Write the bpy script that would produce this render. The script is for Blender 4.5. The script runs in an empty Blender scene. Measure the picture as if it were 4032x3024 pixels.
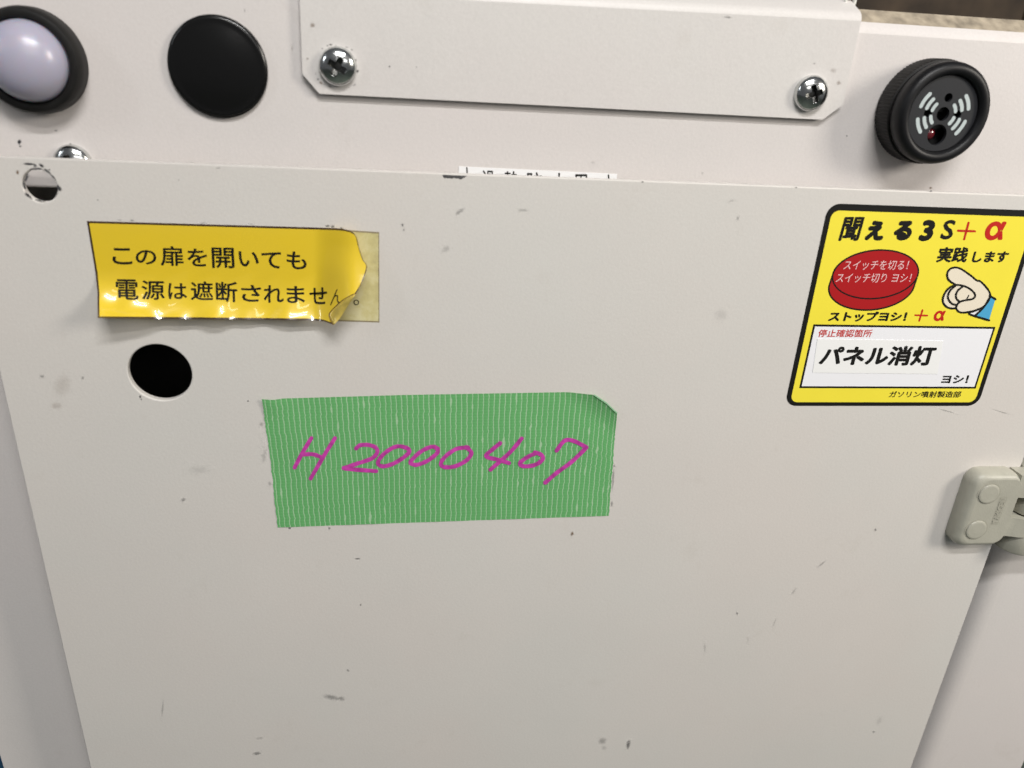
import bpy, bmesh, math, random
from mathutils import Vector, Matrix
random.seed(7)
R = math.radians
scn = bpy.context.scene
col = scn.collection

# ------------------------------------------------------------------ camera
# World: metres, X right, Z up, the door front lies in the plane Y = 0, +Y goes into the cabinet.
F_PX, CX, CY = 3050.0, 2016.0, 1512.0            # measured on the 4032 x 3024 photograph
DIST = 235.4                                     # camera to door plane, mm (the tape is 50 mm wide)
d_down = Vector((-412.0, 6962.0, F_PX)).normalized()
d_h = Vector((24000.0, 85.0, F_PX)); d_h -= d_down * d_h.dot(d_down); d_h.normalize()
d_n = d_h.cross(d_down)
def to_world(e): return Vector((d_h.dot(e), d_n.dot(e), -d_down.dot(e)))
cx_, cy_, cz_ = to_world(Vector((1, 0, 0))), to_world(Vector((0, -1, 0))), to_world(Vector((0, 0, -1)))
cam = bpy.data.cameras.new('camera'); cam_o = bpy.data.objects.new('camera', cam); col.objects.link(cam_o)
M = Matrix((cx_, cy_, cz_)).transposed().to_4x4(); M.translation = Vector((0, -DIST * .001, 0))
cam_o.matrix_world = M
cam.sensor_fit = 'HORIZONTAL'; cam.sensor_width = 36.0; cam.lens = 36.0 * F_PX / 4032.0
cam.clip_start = 0.01; cam.clip_end = 60
cam.dof.use_dof = True; cam.dof.focus_distance = 0.285; cam.dof.aperture_fstop = 13.0
scn.camera = cam_o

# ------------------------------------------------------------------ world, lamps, exposure
w = bpy.data.worlds.new('World'); scn.world = w; w.use_nodes = True
bg = w.node_tree.nodes['Background']; bg.inputs[0].default_value = (0.93, 0.95, 1.0, 1); bg.inputs[1].default_value = 0.11
def tube_light(loc, target, power, colr, sx, sy):
    l = bpy.data.lights.new('ceiling_tube', 'AREA'); l.shape = 'RECTANGLE'; l.size = sx; l.size_y = sy
    l.energy = power; l.color = colr
    o = bpy.data.objects.new('ceiling_tube', l); col.objects.link(o); o.location = loc
    o.rotation_euler = (Vector(target) - Vector(loc)).to_track_quat('-Z', 'Y').to_euler()
    return o
tube_light((0.10, -0.58, 0.66), (0.08, 0, -0.05), 5.2, (1.0, 0.99, 0.98), 0.45, 0.03)
tube_light((0.14, -0.95, 0.80), (0.05, 0, -0.05), 3.6, (1.0, 0.97, 0.93), 0.60, 0.04)
tube_light((0.90, -3.60, 1.35), (0.05, 0, -0.1), 14.0, (1.0, 0.97, 0.95), 2.40, 0.30)
tube_light((0.88, -0.52, 0.30), (0.20, 0, -0.20), 5.7, (1.0, 0.935, 0.84), 0.22, 0.30)
tube_light((-1.10, -0.55, 0.50), (-0.05, 0, -0.1), 1.2, (0.90, 0.95, 1.0), 0.06, 0.35)
scn.view_settings.view_transform = 'Standard'; scn.view_settings.look = 'None'
scn.view_settings.exposure = 0.07; scn.view_settings.gamma = 1.0; scn.view_settings.use_curve_mapping = False

# ------------------------------------------------------------------ helpers
MM = 0.001
def P(x, y, off=0.0):
    """photo pixel -> point on the plane Y = off (mm), returned in mm"""
    r = Vector((x - CX, y - CY, F_PX)); t = (DIST + off) / r.dot(d_n)
    return Vector((t * r.dot(d_h), off, -t * r.dot(d_down)))
def empty(name, loc):
    o = bpy.data.objects.new(name, None); col.objects.link(o); o.location = Vector(loc) * MM
    o.empty_display_size = 0.01
    return o
def tag(o, label, cat, group=None):
    o['label'] = label; o['category'] = cat
    if group: o['group'] = group
    return o
def world_loc(o):
    v = Vector((0, 0, 0))
    while o is not None: v += o.location; o = o.parent
    return v
def obj(name, verts, faces, mat, parent=None, smooth=False, uv=None, origin=None, colr=None):
    """verts in mm, world coordinates"""
    base = world_loc(parent) if parent else Vector((0, 0, 0))
    org = Vector(origin) * MM if origin is not None else base
    me = bpy.data.meshes.new(name)
    me.from_pydata([Vector(v) * MM - org for v in verts], [], faces)
    me.materials.append(mat)
    if uv:
        l = me.uv_layers.new(name='UVMap')
        for p in me.polygons:
            for li in p.loop_indices: l.data[li].uv = uv[me.loops[li].vertex_index]
    if colr:
        a = me.color_attributes.new('tone', 'FLOAT_COLOR', 'POINT')
        for i, c_ in enumerate(colr): a.data[i].color = c_
    if smooth:
        for p in me.polygons: p.use_smooth = True
    me.update()
    o = bpy.data.objects.new(name, me); col.objects.link(o)
    if parent: o.parent = parent
    o.location = org - base
    return o
class MB:
    def __init__(s): s.v = []; s.f = []; s.uv = []
    def add(s, vs, fs, uv=None):
        k = len(s.v); s.v += [Vector(v) for v in vs]; s.f += [tuple(i + k for i in f) for f in fs]
        s.uv += uv if uv else [(0, 0)] * len(vs)
    def box(s, x0, x1, y0, y1, z0, z1, b=0.0):
        if b <= 0:
            s.add([(x0,y0,z0),(x1,y0,z0),(x1,y1,z0),(x0,y1,z0),(x0,y0,z1),(x1,y0,z1),(x1,y1,z1),(x0,y1,z1)],
                  [(0,3,2,1),(4,5,6,7),(0,1,5,4),(1,2,6,5),(2,3,7,6),(3,0,4,7)])
            return
        bm = bmesh.new(); bmesh.ops.create_cube(bm, size=1)
        for v in bm.verts:
            v.co = Vector(((x0+x1)/2 + v.co.x*(x1-x0), (y0+y1)/2 + v.co.y*(y1-y0), (z0+z1)/2 + v.co.z*(z1-z0)))
        bmesh.ops.bevel(bm, geom=bm.edges[:] + bm.verts[:], offset=b, segments=3, profile=.6, affect='EDGES')
        s.bm(bm)
    def bm(s, bm):
        bm.verts.index_update()
        s.add([v.co.copy() for v in bm.verts], [tuple(v.index for v in f.verts) for f in bm.faces]); bm.free()
    def prism(s, pts, y0, y1):
        """pts: list of (x, z) counter-clockwise seen from the front; y0 front, y1 back"""
        n = len(pts)
        s.add([(x, y0, z) for x, z in pts] + [(x, y1, z) for x, z in pts],
              [tuple(range(n)), tuple(range(2*n-1, n-1, -1))] + [(i, i+n, (i+1) % n + n, (i+1) % n) for i in range(n)])
    def sheet(s, pts, y):
        s.add([(p[0], y, p[1]) for p in pts], [tuple(range(len(pts)))])
    def strip(s, x0, x1, prof):
        """prof: list of (y, z0, z1): height at x0 and at x1"""
        n = len(prof)
        s.add([(x0, y, za) for y, za, zb in prof] + [(x1, y, zb) for y, za, zb in prof],
              [(i, i+n, i+n+1, i+1) for i in range(n-1)])
    def build(s, name, mat, parent=None, smooth=False, **k):
        return obj(name, s.v, s.f, mat, parent, smooth, uv=s.uv, **k)
def shade_auto(o, ang=35):
    me = o.data
    bm = bmesh.new(); bm.from_mesh(me)
    for f in bm.faces: f.smooth = abs(f.normal.y) < .9995
    for e in bm.edges: e.smooth = not (len(e.link_faces) == 2 and e.calc_face_angle(0) > R(ang))
    bm.to_mesh(me); bm.free()
    return o
def lathe(name, prof, cx, cz, mat, parent, n=96, tooth=None, cap=True, k_=1.0, dy=0.0):
    """prof: (radius, y) from back to front, axis along Y"""
    v = []; f = []
    prof = [(a * k_, b_ + dy) for a, b_ in prof]
    m = len(prof)
    for k, (r, y) in enumerate(prof):
        for i in range(n):
            a = 2 * math.pi * i / n
            rr = r + (tooth(i, k) if tooth else 0)
            v.append((cx + rr * math.cos(a), y, cz + rr * math.sin(a)))
    for k in range(m - 1):
        for i in range(n):
            j = (i + 1) % n
            f.append((k*n+i, k*n+j, (k+1)*n+j, (k+1)*n+i))
    if cap: f.append(tuple((m-1)*n + i for i in range(n)))
    return shade_auto(obj(name, v, f, mat, parent))
def filled(name, loops, y0, y1, mat, parent, bevel=0.0):
    """a flat plate with holes: loops of (x, z) mm, the outline first; between y0 (front) and y1 (back)"""
    cu = bpy.data.curves.new(name, 'CURVE'); cu.dimensions = '2D'; cu.fill_mode = 'BOTH'
    cu.extrude = max((y1 - y0) / 2 - bevel, 0.0); cu.bevel_depth = bevel; cu.bevel_resolution = 2
    cu.offset = -bevel
    for lp in loops:
        sp = cu.splines.new('POLY'); sp.points.add(len(lp) - 1); sp.use_cyclic_u = True
        for q, (x, z) in zip(sp.points, lp): q.co = (x, z, 0, 1)
    t = bpy.data.objects.new(name, cu); col.objects.link(t)
    me = bpy.data.meshes.new_from_object(t.evaluated_get(bpy.context.evaluated_depsgraph_get()))
    bpy.data.objects.remove(t)
    ym = (y0 + y1) / 2
    v = [(q.co.x, ym - q.co.z, q.co.y) for q in me.vertices]
    f = [tuple(p.vertices) for p in me.polygons]
    bpy.data.meshes.remove(me)
    o = obj(name, v, f, mat, parent)
    bm = bmesh.new(); bm.from_mesh(o.data); bmesh.ops.remove_doubles(bm, verts=bm.verts, dist=1e-6)
    bmesh.ops.recalc_face_normals(bm, faces=bm.faces); bm.to_mesh(o.data); bm.free()
    return shade_auto(o, 40)
def circle(cx, cz, r, n=64): return [(cx + r*math.cos(2*math.pi*i/n), cz + r*math.sin(2*math.pi*i/n)) for i in range(n)]
def rrect(x0, x1, z0, z1, r, n=8):
    p = []
    for cx, cz, a in ((x1-r, z1-r, 0), (x0+r, z1-r, 90), (x0+r, z0+r, 180), (x1-r, z0+r, 270)):
        p += [(cx + r*math.cos(R(a + 90*i/n)), cz + r*math.sin(R(a + 90*i/n))) for i in range(n+1)]
    return p
def catmull(pts, k=8, closed=False):
    n = len(pts); out = []
    q = [Vector(p) for p in pts]
    for i in range(n if closed else n - 1):
        g = lambda j: q[j % n] if closed else q[min(max(j, 0), n-1)]
        a, b, c, d = g(i-1), g(i), g(i+1), g(i+2)
        for s in range(k):
            t = s / k
            out.append(.5*((2*b) + (c-a)*t + (2*a-5*b+4*c-d)*t*t + (3*b-a-3*c+d)*t**3))
    if not closed: out.append(q[-1])
    return out
def lerp_poly(pts, t):
    """point at fraction t along a polyline (by length)"""
    L = [0]
    for a, b in zip(pts, pts[1:]): L.append(L[-1] + math.hypot(b[0]-a[0], b[1]-a[1]))
    s = t * L[-1]
    for i in range(len(pts)-1):
        if s <= L[i+1] or i == len(pts)-2:
            q = (s - L[i]) / max(L[i+1]-L[i], 1e-9)
            return (pts[i][0] + (pts[i+1][0]-pts[i][0])*q, pts[i][1] + (pts[i+1][1]-pts[i][1])*q)

# ------------------------------------------------------------------ materials
def newmat(name):
    m = bpy.data.materials.new(name); m.use_nodes = True
    nt = m.node_tree; return m, nt, nt.nodes['Principled BSDF'], nt.nodes.new, nt.links.new
def mat(name, c, rough=.5, metal=0.0, coat=0.0, coat_rough=.05, bump=0.0, bscale=800, var=0.0, vscale=20, spec=.5, rvar=0.0, detail=3):
    m, nt, b, N, L = newmat(name)
    b.inputs['Base Color'].default_value = (*c, 1); b.inputs['Roughness'].default_value = rough
    b.inputs['Metallic'].default_value = metal; b.inputs['Coat Weight'].default_value = coat
    b.inputs['Coat Roughness'].default_value = coat_rough; b.inputs['Specular IOR Level'].default_value = spec
    tc = N('ShaderNodeTexCoord')
    if bump:
        nz = N('ShaderNodeTexNoise'); nz.inputs['Scale'].default_value = bscale; nz.inputs['Detail'].default_value = detail
        L(tc.outputs['Object'], nz.inputs['Vector'])
        bp = N('ShaderNodeBump'); bp.inputs['Strength'].default_value = bump; bp.inputs['Distance'].default_value = .0002
        L(nz.outputs['Fac'], bp.inputs['Height']); L(bp.outputs['Normal'], b.inputs['Normal'])
    if var:
        nz = N('ShaderNodeTexNoise'); nz.inputs['Scale'].default_value = vscale; nz.inputs['Detail'].default_value = 5
        L(tc.outputs['Object'], nz.inputs['Vector'])
        mx = N('ShaderNodeMix'); mx.data_type = 'RGBA'
        mr = N('ShaderNodeMapRange'); mr.inputs['From Min'].default_value = .3; mr.inputs['From Max'].default_value = .7
        L(nz.outputs['Fac'], mr.inputs['Value']); L(mr.outputs['Result'], mx.inputs['Factor'])
        mx.inputs['A'].default_value = (*[q*(1-var) for q in c], 1)
        mx.inputs['B'].default_value = (*[min(q*(1+var), 1) for q in c], 1)
        L(mx.outputs['Result'], b.inputs['Base Color'])
        if rvar:
            m2 = N('ShaderNodeMapRange'); m2.inputs['To Min'].default_value = rough - rvar; m2.inputs['To Max'].default_value = rough + rvar
            L(nz.outputs['Fac'], m2.inputs['Value']); L(m2.outputs['Result'], b.inputs['Roughness'])
    return m
def paint(name, c1, c2):
    """stoved paint on sheet metal: faint warm and cool clouding, grime film, orange peel"""
    m, nt, b, N, L = newmat(name)
    tc = N('ShaderNodeTexCoord')
    def noise(sc, det, rough=.55):
        z = N('ShaderNodeTexNoise'); z.inputs['Scale'].default_value = sc; z.inputs['Detail'].default_value = det
        z.inputs['Roughness'].default_value = rough
        L(tc.outputs['Object'], z.inputs['Vector']); return z
    a = noise(9, 5); mr = N('ShaderNodeMapRange'); mr.inputs['From Min'].default_value = .35; mr.inputs['From Max'].default_value = .65
    L(a.outputs['Fac'], mr.inputs['Value'])
    mx = N('ShaderNodeMix'); mx.data_type = 'RGBA'; mx.inputs['A'].default_value = (*c1, 1); mx.inputs['B'].default_value = (*c2, 1)
    L(mr.outputs['Result'], mx.inputs['Factor'])
    g = noise(55, 8, .7); gr = N('ShaderNodeMapRange'); gr.inputs['From Min'].default_value = .60; gr.inputs['From Max'].default_value = .80
    gr.inputs['To Max'].default_value = .22
    L(g.outputs['Fac'], gr.inputs['Value'])
    m2 = N('ShaderNodeMix'); m2.data_type = 'RGBA'; m2.inputs['B'].default_value = (.42, .37, .31, 1)
    L(gr.outputs['Result'], m2.inputs['Factor']); L(mx.outputs['Result'], m2.inputs['A'])
    fg = noise(1300, 3, .8); fr_ = N('ShaderNodeMapRange'); fr_.inputs['From Min'].default_value = .3; fr_.inputs['From Max'].default_value = .7
    fr_.inputs['To Min'].default_value = .955; fr_.inputs['To Max'].default_value = 1.03; L(fg.outputs['Fac'], fr_.inputs['Value'])
    sc = noise(5, 6, .75); sr = N('ShaderNodeMapRange'); sr.inputs['From Min'].default_value = .35; sr.inputs['From Max'].default_value = .7
    sr.inputs['To Min'].default_value = 1.0; sr.inputs['To Max'].default_value = .955; L(sc.outputs['Fac'], sr.inputs['Value'])
    mm = N('ShaderNodeMath'); mm.operation = 'MULTIPLY'; L(fr_.outputs['Result'], mm.inputs[0]); L(sr.outputs['Result'], mm.inputs[1])
    vm = N('ShaderNodeVectorMath'); vm.operation = 'SCALE'; L(m2.outputs['Result'], vm.inputs[0]); L(mm.outputs[0], vm.inputs['Scale'])
    L(vm.outputs['Vector'], b.inputs['Base Color'])
    rr = N('ShaderNodeMapRange'); rr.inputs['To Min'].default_value = .36; rr.inputs['To Max'].default_value = .58
    L(g.outputs['Fac'], rr.inputs['Value']); L(rr.outputs['Result'], b.inputs['Roughness'])
    p = noise(900, 2); bp = N('ShaderNodeBump'); bp.inputs['Strength'].default_value = .20; bp.inputs['Distance'].default_value = .0002
    L(p.outputs['Fac'], bp.inputs['Height'])
    wv = noise(11, 1); b2 = N('ShaderNodeBump'); b2.inputs['Strength'].default_value = .25; b2.inputs['Distance'].default_value = .001
    L(wv.outputs['Fac'], b2.inputs['Height']); L(bp.outputs['Normal'], b2.inputs['Normal']); L(b2.outputs['Normal'], b.inputs['Normal'])
    return m
m_door = paint('door_paint', (.642, .625, .590), (.662, .622, .584))
m_frame = paint('frame_paint', (.655, .625, .602), (.675, .630, .608))
m_plate = paint('plate_paint', (.640, .620, .592), (.665, .625, .602))
m_inside = mat('dark_inside', (.05, .05, .05), .8)  # near-black, carries the darkness of the cabinet interior as colour
m_dust = mat('dusty_paint', (.33, .28, .21), .95, bump=.8, bscale=500, var=.35, vscale=260)
m_black = mat('black_plastic', (.007, .007, .008), .42, spec=.3, bump=.08, bscale=1500)
m_bezel = mat('worn_black_bezel', (.008, .0075, .007), .5, spec=.3, bump=.15, bscale=1800, var=.3, vscale=300)
m_gloss = mat('glossy_black_plug', (.006, .006, .006), .24, bump=.08, bscale=300, spec=.35)
m_face = mat('grey_black_face', (.018, .019, .022), .5, spec=.35, bump=.1, bscale=2500)
m_void = mat('deep_black', (.003, .003, .003), .9)
m_mark = mat('pale_mark', (.48, .54, .54), .5)
m_led = mat('red_led', (.11, .01, .015), .15, coat=1)
m_metal = mat('zinc_screw', (.62, .63, .62), .17, metal=1.0, bump=.10, bscale=1400, var=.15, vscale=500)
m_recess = mat('dark_recess', (.10, .10, .095), .35, metal=1.0)  # one dark colour for grime and painted-in shade of the cross recess
m_hinge = mat('hinge_grey', (.41, .40, .335), .40, bump=.4, bscale=1600, var=.05, vscale=200)
m_hinge_dark = mat('hinge_barrel_grey', (.36, .35, .29), .5, bump=.5, bscale=1600)
m_yellow2 = mat('sticker_yellow', (.88, .75, .055), .42, var=.02, vscale=60)
m_blackink = mat('black_ink', (.008, .008, .007), .5, spec=.25)
m_redink = mat('red_ink', (.52, .018, .012), .45, spec=.3)
m_red2 = mat('red_button_print', (.40, .010, .013), .45, spec=.3)
m_cream = mat('hand_print', (.80, .72, .58), .45)
m_blue = mat('sleeve_print', (.07, .37, .62), .45)
m_whiteink = mat('white_print', (.84, .84, .87), .42)
m_pink = mat('pale_pink_print', (.80, .55, .55), .45)
m_paper = mat('white_label_tape', (.86, .86, .85), .35)
m_label = mat('white_label', (.84, .84, .84), .35)
m_marker = mat('magenta_marker', (.50, .05, .34), .38, var=.30, vscale=420, bump=.3, bscale=900)
m_floor = mat('green_floor', (.16, .20, .165), .5, var=.15, vscale=6)
m_bluefloor = mat('blue_floor_paint', (.02, .10, .20), .5, var=.15, vscale=10)
m_brown = mat('dark_board', (.045, .030, .018), .8, var=.5, vscale=40)
m_chip = mat('chipped_paint', (.07, .068, .07), .8, var=.3, vscale=600)
m_clip = mat('white_clip', (.72, .71, .66), .4)

# lens of the lamp: milky lavender plastic
m_lens, nt, b, N, L = newmat('lamp_lens')
b.inputs['Base Color'].default_value = (.40, .385, .475, 1); b.inputs['Roughness'].default_value = .36
b.inputs['Subsurface Weight'].default_value = .5; b.inputs['Subsurface Scale'].default_value = .003
b.inputs['Coat Weight'].default_value = .35; b.inputs['Coat Roughness'].default_value = .2

# film of the yellow warning label: printed border, clear laminate on top
m_film, nt, b, N, L = newmat('yellow_film')
uv = N('ShaderNodeUVMap'); sep = N('ShaderNodeSeparateXYZ'); L(uv.outputs['UV'], sep.inputs[0])
def mth(op, a, c=None, clamp=False):
    n = N('ShaderNodeMath'); n.operation = op; n.use_clamp = clamp
    for i, q in enumerate((a, c)):
        if q is None: continue
        if isinstance(q, (int, float)): n.inputs[i].default_value = q
        else: L(q, n.inputs[i])
    return n.outputs[0]
U, V = sep.outputs[0], sep.outputs[1]
bd = mth('MAXIMUM', mth('MAXIMUM', mth('LESS_THAN', U, .0075), mth('GREATER_THAN', U, .9965)),
         mth('MAXIMUM', mth('LESS_THAN', V, .022), mth('GREATER_THAN', V, .983)))
tc = N('ShaderNodeTexCoord')
nz = N('ShaderNodeTexNoise'); nz.inputs['Scale'].default_value = 90; nz.inputs['Detail'].default_value = 6; L(tc.outputs['Object'], nz.inputs['Vector'])
base = N('ShaderNodeMix'); base.data_type = 'RGBA'; base.inputs['A'].default_value = (.87, .62, .024, 1); base.inputs['B'].default_value = (.83, .60, .035, 1)
L(nz.outputs['Fac'], base.inputs['Factor'])
mx = N('ShaderNodeMix'); mx.data_type = 'RGBA'; mx.inputs['B'].default_value = (.035, .015, .012, 1)
L(base.outputs['Result'], mx.inputs['A']); L(bd, mx.inputs['Factor']); L(mx.outputs['Result'], b.inputs['Base Color'])
b.inputs['Roughness'].default_value = .30; b.inputs['Specular IOR Level'].default_value = .7; b.inputs['Coat Weight'].default_value = 1; b.inputs['Coat Roughness'].default_value = .03
cr = N('ShaderNodeTexNoise'); cr.inputs['Scale'].default_value = 38; cr.inputs['Detail'].default_value = 2
mp = N('ShaderNodeMapping'); mp.inputs['Scale'].default_value = (.5, 1, 2.6); mp.inputs['Rotation'].default_value = (0, R(18), 0)
L(tc.outputs['Object'], mp.inputs['Vector']); L(mp.outputs['Vector'], cr.inputs['Vector'])
bp = N('ShaderNodeBump'); bp.inputs['Distance'].default_value = .0012
L(mth('MULTIPLY', mth('SUBTRACT', V, .52, True), 1.7, True), bp.inputs['Strength'])
L(cr.outputs['Fac'], bp.inputs['Height']); L(bp.outputs['Normal'], b.inputs['Coat Normal']); L(bp.outputs['Normal'], b.inputs['Normal'])
tr = N('ShaderNodeBsdfTranslucent'); tr.inputs['Color'].default_value = (.85, .62, .10, 1)
ms = N('ShaderNodeMixShader'); ms.inputs[0].default_value = .10
L(b.outputs[0], ms.inputs[1]); L(tr.outputs[0], ms.inputs[2]); L(ms.outputs[0], nt.nodes['Material Output'].inputs['Surface'])

# old adhesive left where the film has torn away
m_res, nt, b, N, L = newmat('adhesive_residue')
uv = N('ShaderNodeUVMap'); sep = N('ShaderNodeSeparateXYZ'); L(uv.outputs['UV'], sep.inputs[0]); U, V = sep.outputs[0], sep.outputs[1]
tc = N('ShaderNodeTexCoord'); nz = N('ShaderNodeTexNoise'); nz.inputs['Scale'].default_value = 110; nz.inputs['Detail'].default_value = 7
nz.inputs['Roughness'].default_value = .65; L(tc.outputs['Object'], nz.inputs['Vector'])
rp = N('ShaderNodeValToRGB'); e = rp.color_ramp.elements
e[0].position = .35; e[0].color = (.45, .39, .20, 1); e[1].position = .62; e[1].color = (.66, .61, .36, 1)
q = e.new(.5); q.color = (.58, .52, .25, 1); L(nz.outputs['Fac'], rp.inputs['Fac'])
nw = N('ShaderNodeTexNoise'); nw.inputs['Scale'].default_value = 900; L(tc.outputs['Object'], nw.inputs['Vector'])
ed = mth('MAXIMUM', mth('GREATER_THAN', U, mth('ADD', .978, mth('MULTIPLY', nw.outputs['Fac'], .014))), mth('MAXIMUM', mth('LESS_THAN', V, .018), mth('GREATER_THAN', V, .984)))
mx = N('ShaderNodeMix'); mx.data_type = 'RGBA'; mx.inputs['B'].default_value = (.20, .16, .11, 1)
L(rp.outputs['Color'], mx.inputs['A']); L(mth('MULTIPLY', ed, .8), mx.inputs['Factor']); L(mx.outputs['Result'], b.inputs['Base Color'])
b.inputs['Roughness'].default_value = .45

# green curing tape: printed threads (U across the stripes), woven ribs, a few slack threads
m_tape, nt, b, N, L = newmat('green_tape')
uv = N('ShaderNodeUVMap'); sep = N('ShaderNodeSeparateXYZ'); L(uv.outputs['UV'], sep.inputs[0]); U, V = sep.outputs[0], sep.outputs[1]
wob = N('ShaderNodeTexNoise'); wob.inputs['Scale'].default_value = 22; wob.inputs['Detail'].default_value = 3; L(uv.outputs['UV'], wob.inputs['Vector'])
ph = mth('ADD', mth('MULTIPLY', U, 66.0), mth('MULTIPLY', mth('SUBTRACT', wob.outputs['Fac'], .5), .35))
fr = mth('FRACT', ph)
tri = mth('ABSOLUTE', mth('SUBTRACT', fr, .5))                     # 0 at the thread
wn = N('ShaderNodeTexWhiteNoise'); wn.noise_dimensions = '1D'; L(mth('FLOOR', ph), wn.inputs['W'])
slack = N('ShaderNodeTexNoise'); slack.noise_dimensions = '2D'; slack.inputs['Scale'].default_value = 1.0; slack.inputs['Detail'].default_value = 1
cmb = N('ShaderNodeCombineXYZ'); L(mth('MULTIPLY', mth('FLOOR', ph), 7.31), cmb.inputs[0]); L(mth('MULTIPLY', V, 6.0), cmb.inputs[1]); L(cmb.outputs[0], slack.inputs['Vector'])
wid = mth('ADD', mth('ADD', .075, mth('MULTIPLY', wn.outputs['Value'], .03)), mth('MULTIPLY', mth('SUBTRACT', slack.outputs['Fac'], .68, True), 1.3))
ln = N('ShaderNodeMapRange'); ln.interpolation_type = 'SMOOTHSTEP'
L(tri, ln.inputs['Value']); L(mth('MULTIPLY', wid, .55), ln.inputs['From Min']); L(mth('MULTIPLY', wid, 1.25), ln.inputs['From Max'])
ln.inputs['To Min'].default_value = 1; ln.inputs['To Max'].default_value = 0
rib = mth('ABSOLUTE', mth('SUBTRACT', mth('FRACT', mth('MULTIPLY', V, 44.0)), .5))
rn = N('ShaderNodeTexNoise'); rn.inputs['Scale'].default_value = 140; rn.inputs['Detail'].default_value = 3; L(uv.outputs['UV'], rn.inputs['Vector'])
gm = N('ShaderNodeMix'); gm.data_type = 'RGBA'; gm.inputs['A'].default_value = (.115, .365, .122, 1); gm.inputs['B'].default_value = (.150, .450, .165, 1)
L(mth('ADD', mth('MULTIPLY', rib, .9), mth('MULTIPLY', rn.outputs['Fac'], .55), True), gm.inputs['Factor'])
mx = N('ShaderNodeMix'); mx.data_type = 'RGBA'; mx.inputs['B'].default_value = (.45, .62, .42, 1)
L(gm.outputs['Result'], mx.inputs['A']); L(mth('MULTIPLY', ln.outputs['Result'], .74), mx.inputs['Factor']); L(mx.outputs['Result'], b.inputs['Base Color'])
b.inputs['Roughness'].default_value = .42
bp = N('ShaderNodeBump'); bp.inputs['Strength'].default_value = .35; bp.inputs['Distance'].default_value = .00025
L(mth('ADD', mth('MULTIPLY', rib, .6), mth('MULTIPLY', tri, 1.0)), bp.inputs['Height']); L(bp.outputs['Normal'], b.inputs['Normal'])

# scuffs: soft-edged dirt, tone and strength from the colour attribute
m_scuff, nt, b, N, L = newmat('scuff')
uv = N('ShaderNodeUVMap'); sep = N('ShaderNodeSeparateXYZ'); L(uv.outputs['UV'], sep.inputs[0]); U, V = sep.outputs[0], sep.outputs[1]
at = N('ShaderNodeAttribute'); at.attribute_name = 'tone'
rr = mth('SQRT', mth('ADD', mth('POWER', U, 2.0), mth('POWER', V, 2.0)))
tc = N('ShaderNodeTexCoord'); nz = N('ShaderNodeTexNoise'); nz.inputs['Scale'].default_value = 1100; nz.inputs['Detail'].default_value = 5; nz.inputs['Roughness'].default_value = .7
L(tc.outputs['Object'], nz.inputs['Vector'])
al = N('ShaderNodeMapRange'); al.inputs['From Min'].default_value = .25; al.inputs['From Max'].default_value = .95; al.inputs['To Min'].default_value = 1; al.inputs['To Max'].default_value = 0
L(mth('ADD', rr, mth('MULTIPLY', mth('SUBTRACT', nz.outputs['Fac'], .5), 2.2)), al.inputs['Value'])
edge = mth('SUBTRACT', 1.0, mth('POWER', rr, 4.0), True)
L(at.outputs['Color'], b.inputs['Base Color']); L(mth('MULTIPLY', mth('MULTIPLY', al.outputs['Result'], edge), at.outputs['Alpha']), b.inputs['Alpha'])
b.inputs['Roughness'].default_value = .8

# ------------------------------------------------------------------ lettering
def text_mesh(body, weight):
    cu = bpy.data.curves.new('t', 'FONT'); cu.body = body; cu.offset = weight; cu.resolution_u = 3
    t = bpy.data.objects.new('t', cu); col.objects.link(t)
    me = bpy.data.meshes.new_from_object(t.evaluated_get(bpy.context.evaluated_depsgraph_get()))
    bpy.data.objects.remove(t); bpy.data.curves.remove(cu)
    v = [(q.co.x, q.co.y) for q in me.vertices]; f = [tuple(p.vertices) for p in me.polygons]
    bpy.data.meshes.remove(me)
    return v, f
def text_px(body, xl, xr, yt, yb, m, parent, off, slope=0.0, shear=0.0, weight=0.0, Z=None, name='lettering'):
    """glyph box mapped to photo pixels: bottom-left (xl, yb), top-right extreme xr; Z = (ox, oy, scale) of a zoom"""
    if Z:
        ox, oy, s = Z; xl, xr, yt, yb = ox + xl/s, ox + xr/s, oy + yt/s, oy + yb/s
    v, f = text_mesh(body, 0.0)
    x0, x1 = min(q[0] for q in v), max(q[0] for q in v); y0, y1 = min(q[1] for q in v), max(q[1] for q in v)
    h = yb - yt; wd = xr - xl - shear*h
    mb = MB(); g = weight
    x0 -= g; x1 += g; y0 -= g; y1 += g
    for i in range(9 if g else 1):                # heavier strokes: the glyph printed again, shifted all round
        dx, dy_ = (g*math.cos(i*math.pi/4), g*math.sin(i*math.pi/4)) if i else (0, 0)
        vv = []
        for x, y in v:
            a, c_ = (x+dx-x0)/(x1-x0), (y+dy_-y0)/(y1-y0)
            px, py = xl + a*wd + shear*h*c_, yb - h*c_ + slope*a*wd
            vv.append(P(px, py, (off(px, py) if callable(off) else off) - .0015*i))
        mb.add(vv, f)
    return mb.build(name, m, parent)
def poly_px(pts, off, m, parent, name, Z=None):
    if Z: pts = [(Z[0] + x/Z[2], Z[1] + y/Z[2]) for x, y in pts]
    v = [P(x, y, off) for x, y in pts]
    me_f = [tuple(range(len(v)))]
    return obj(name, v, me_f, m, parent)
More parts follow.
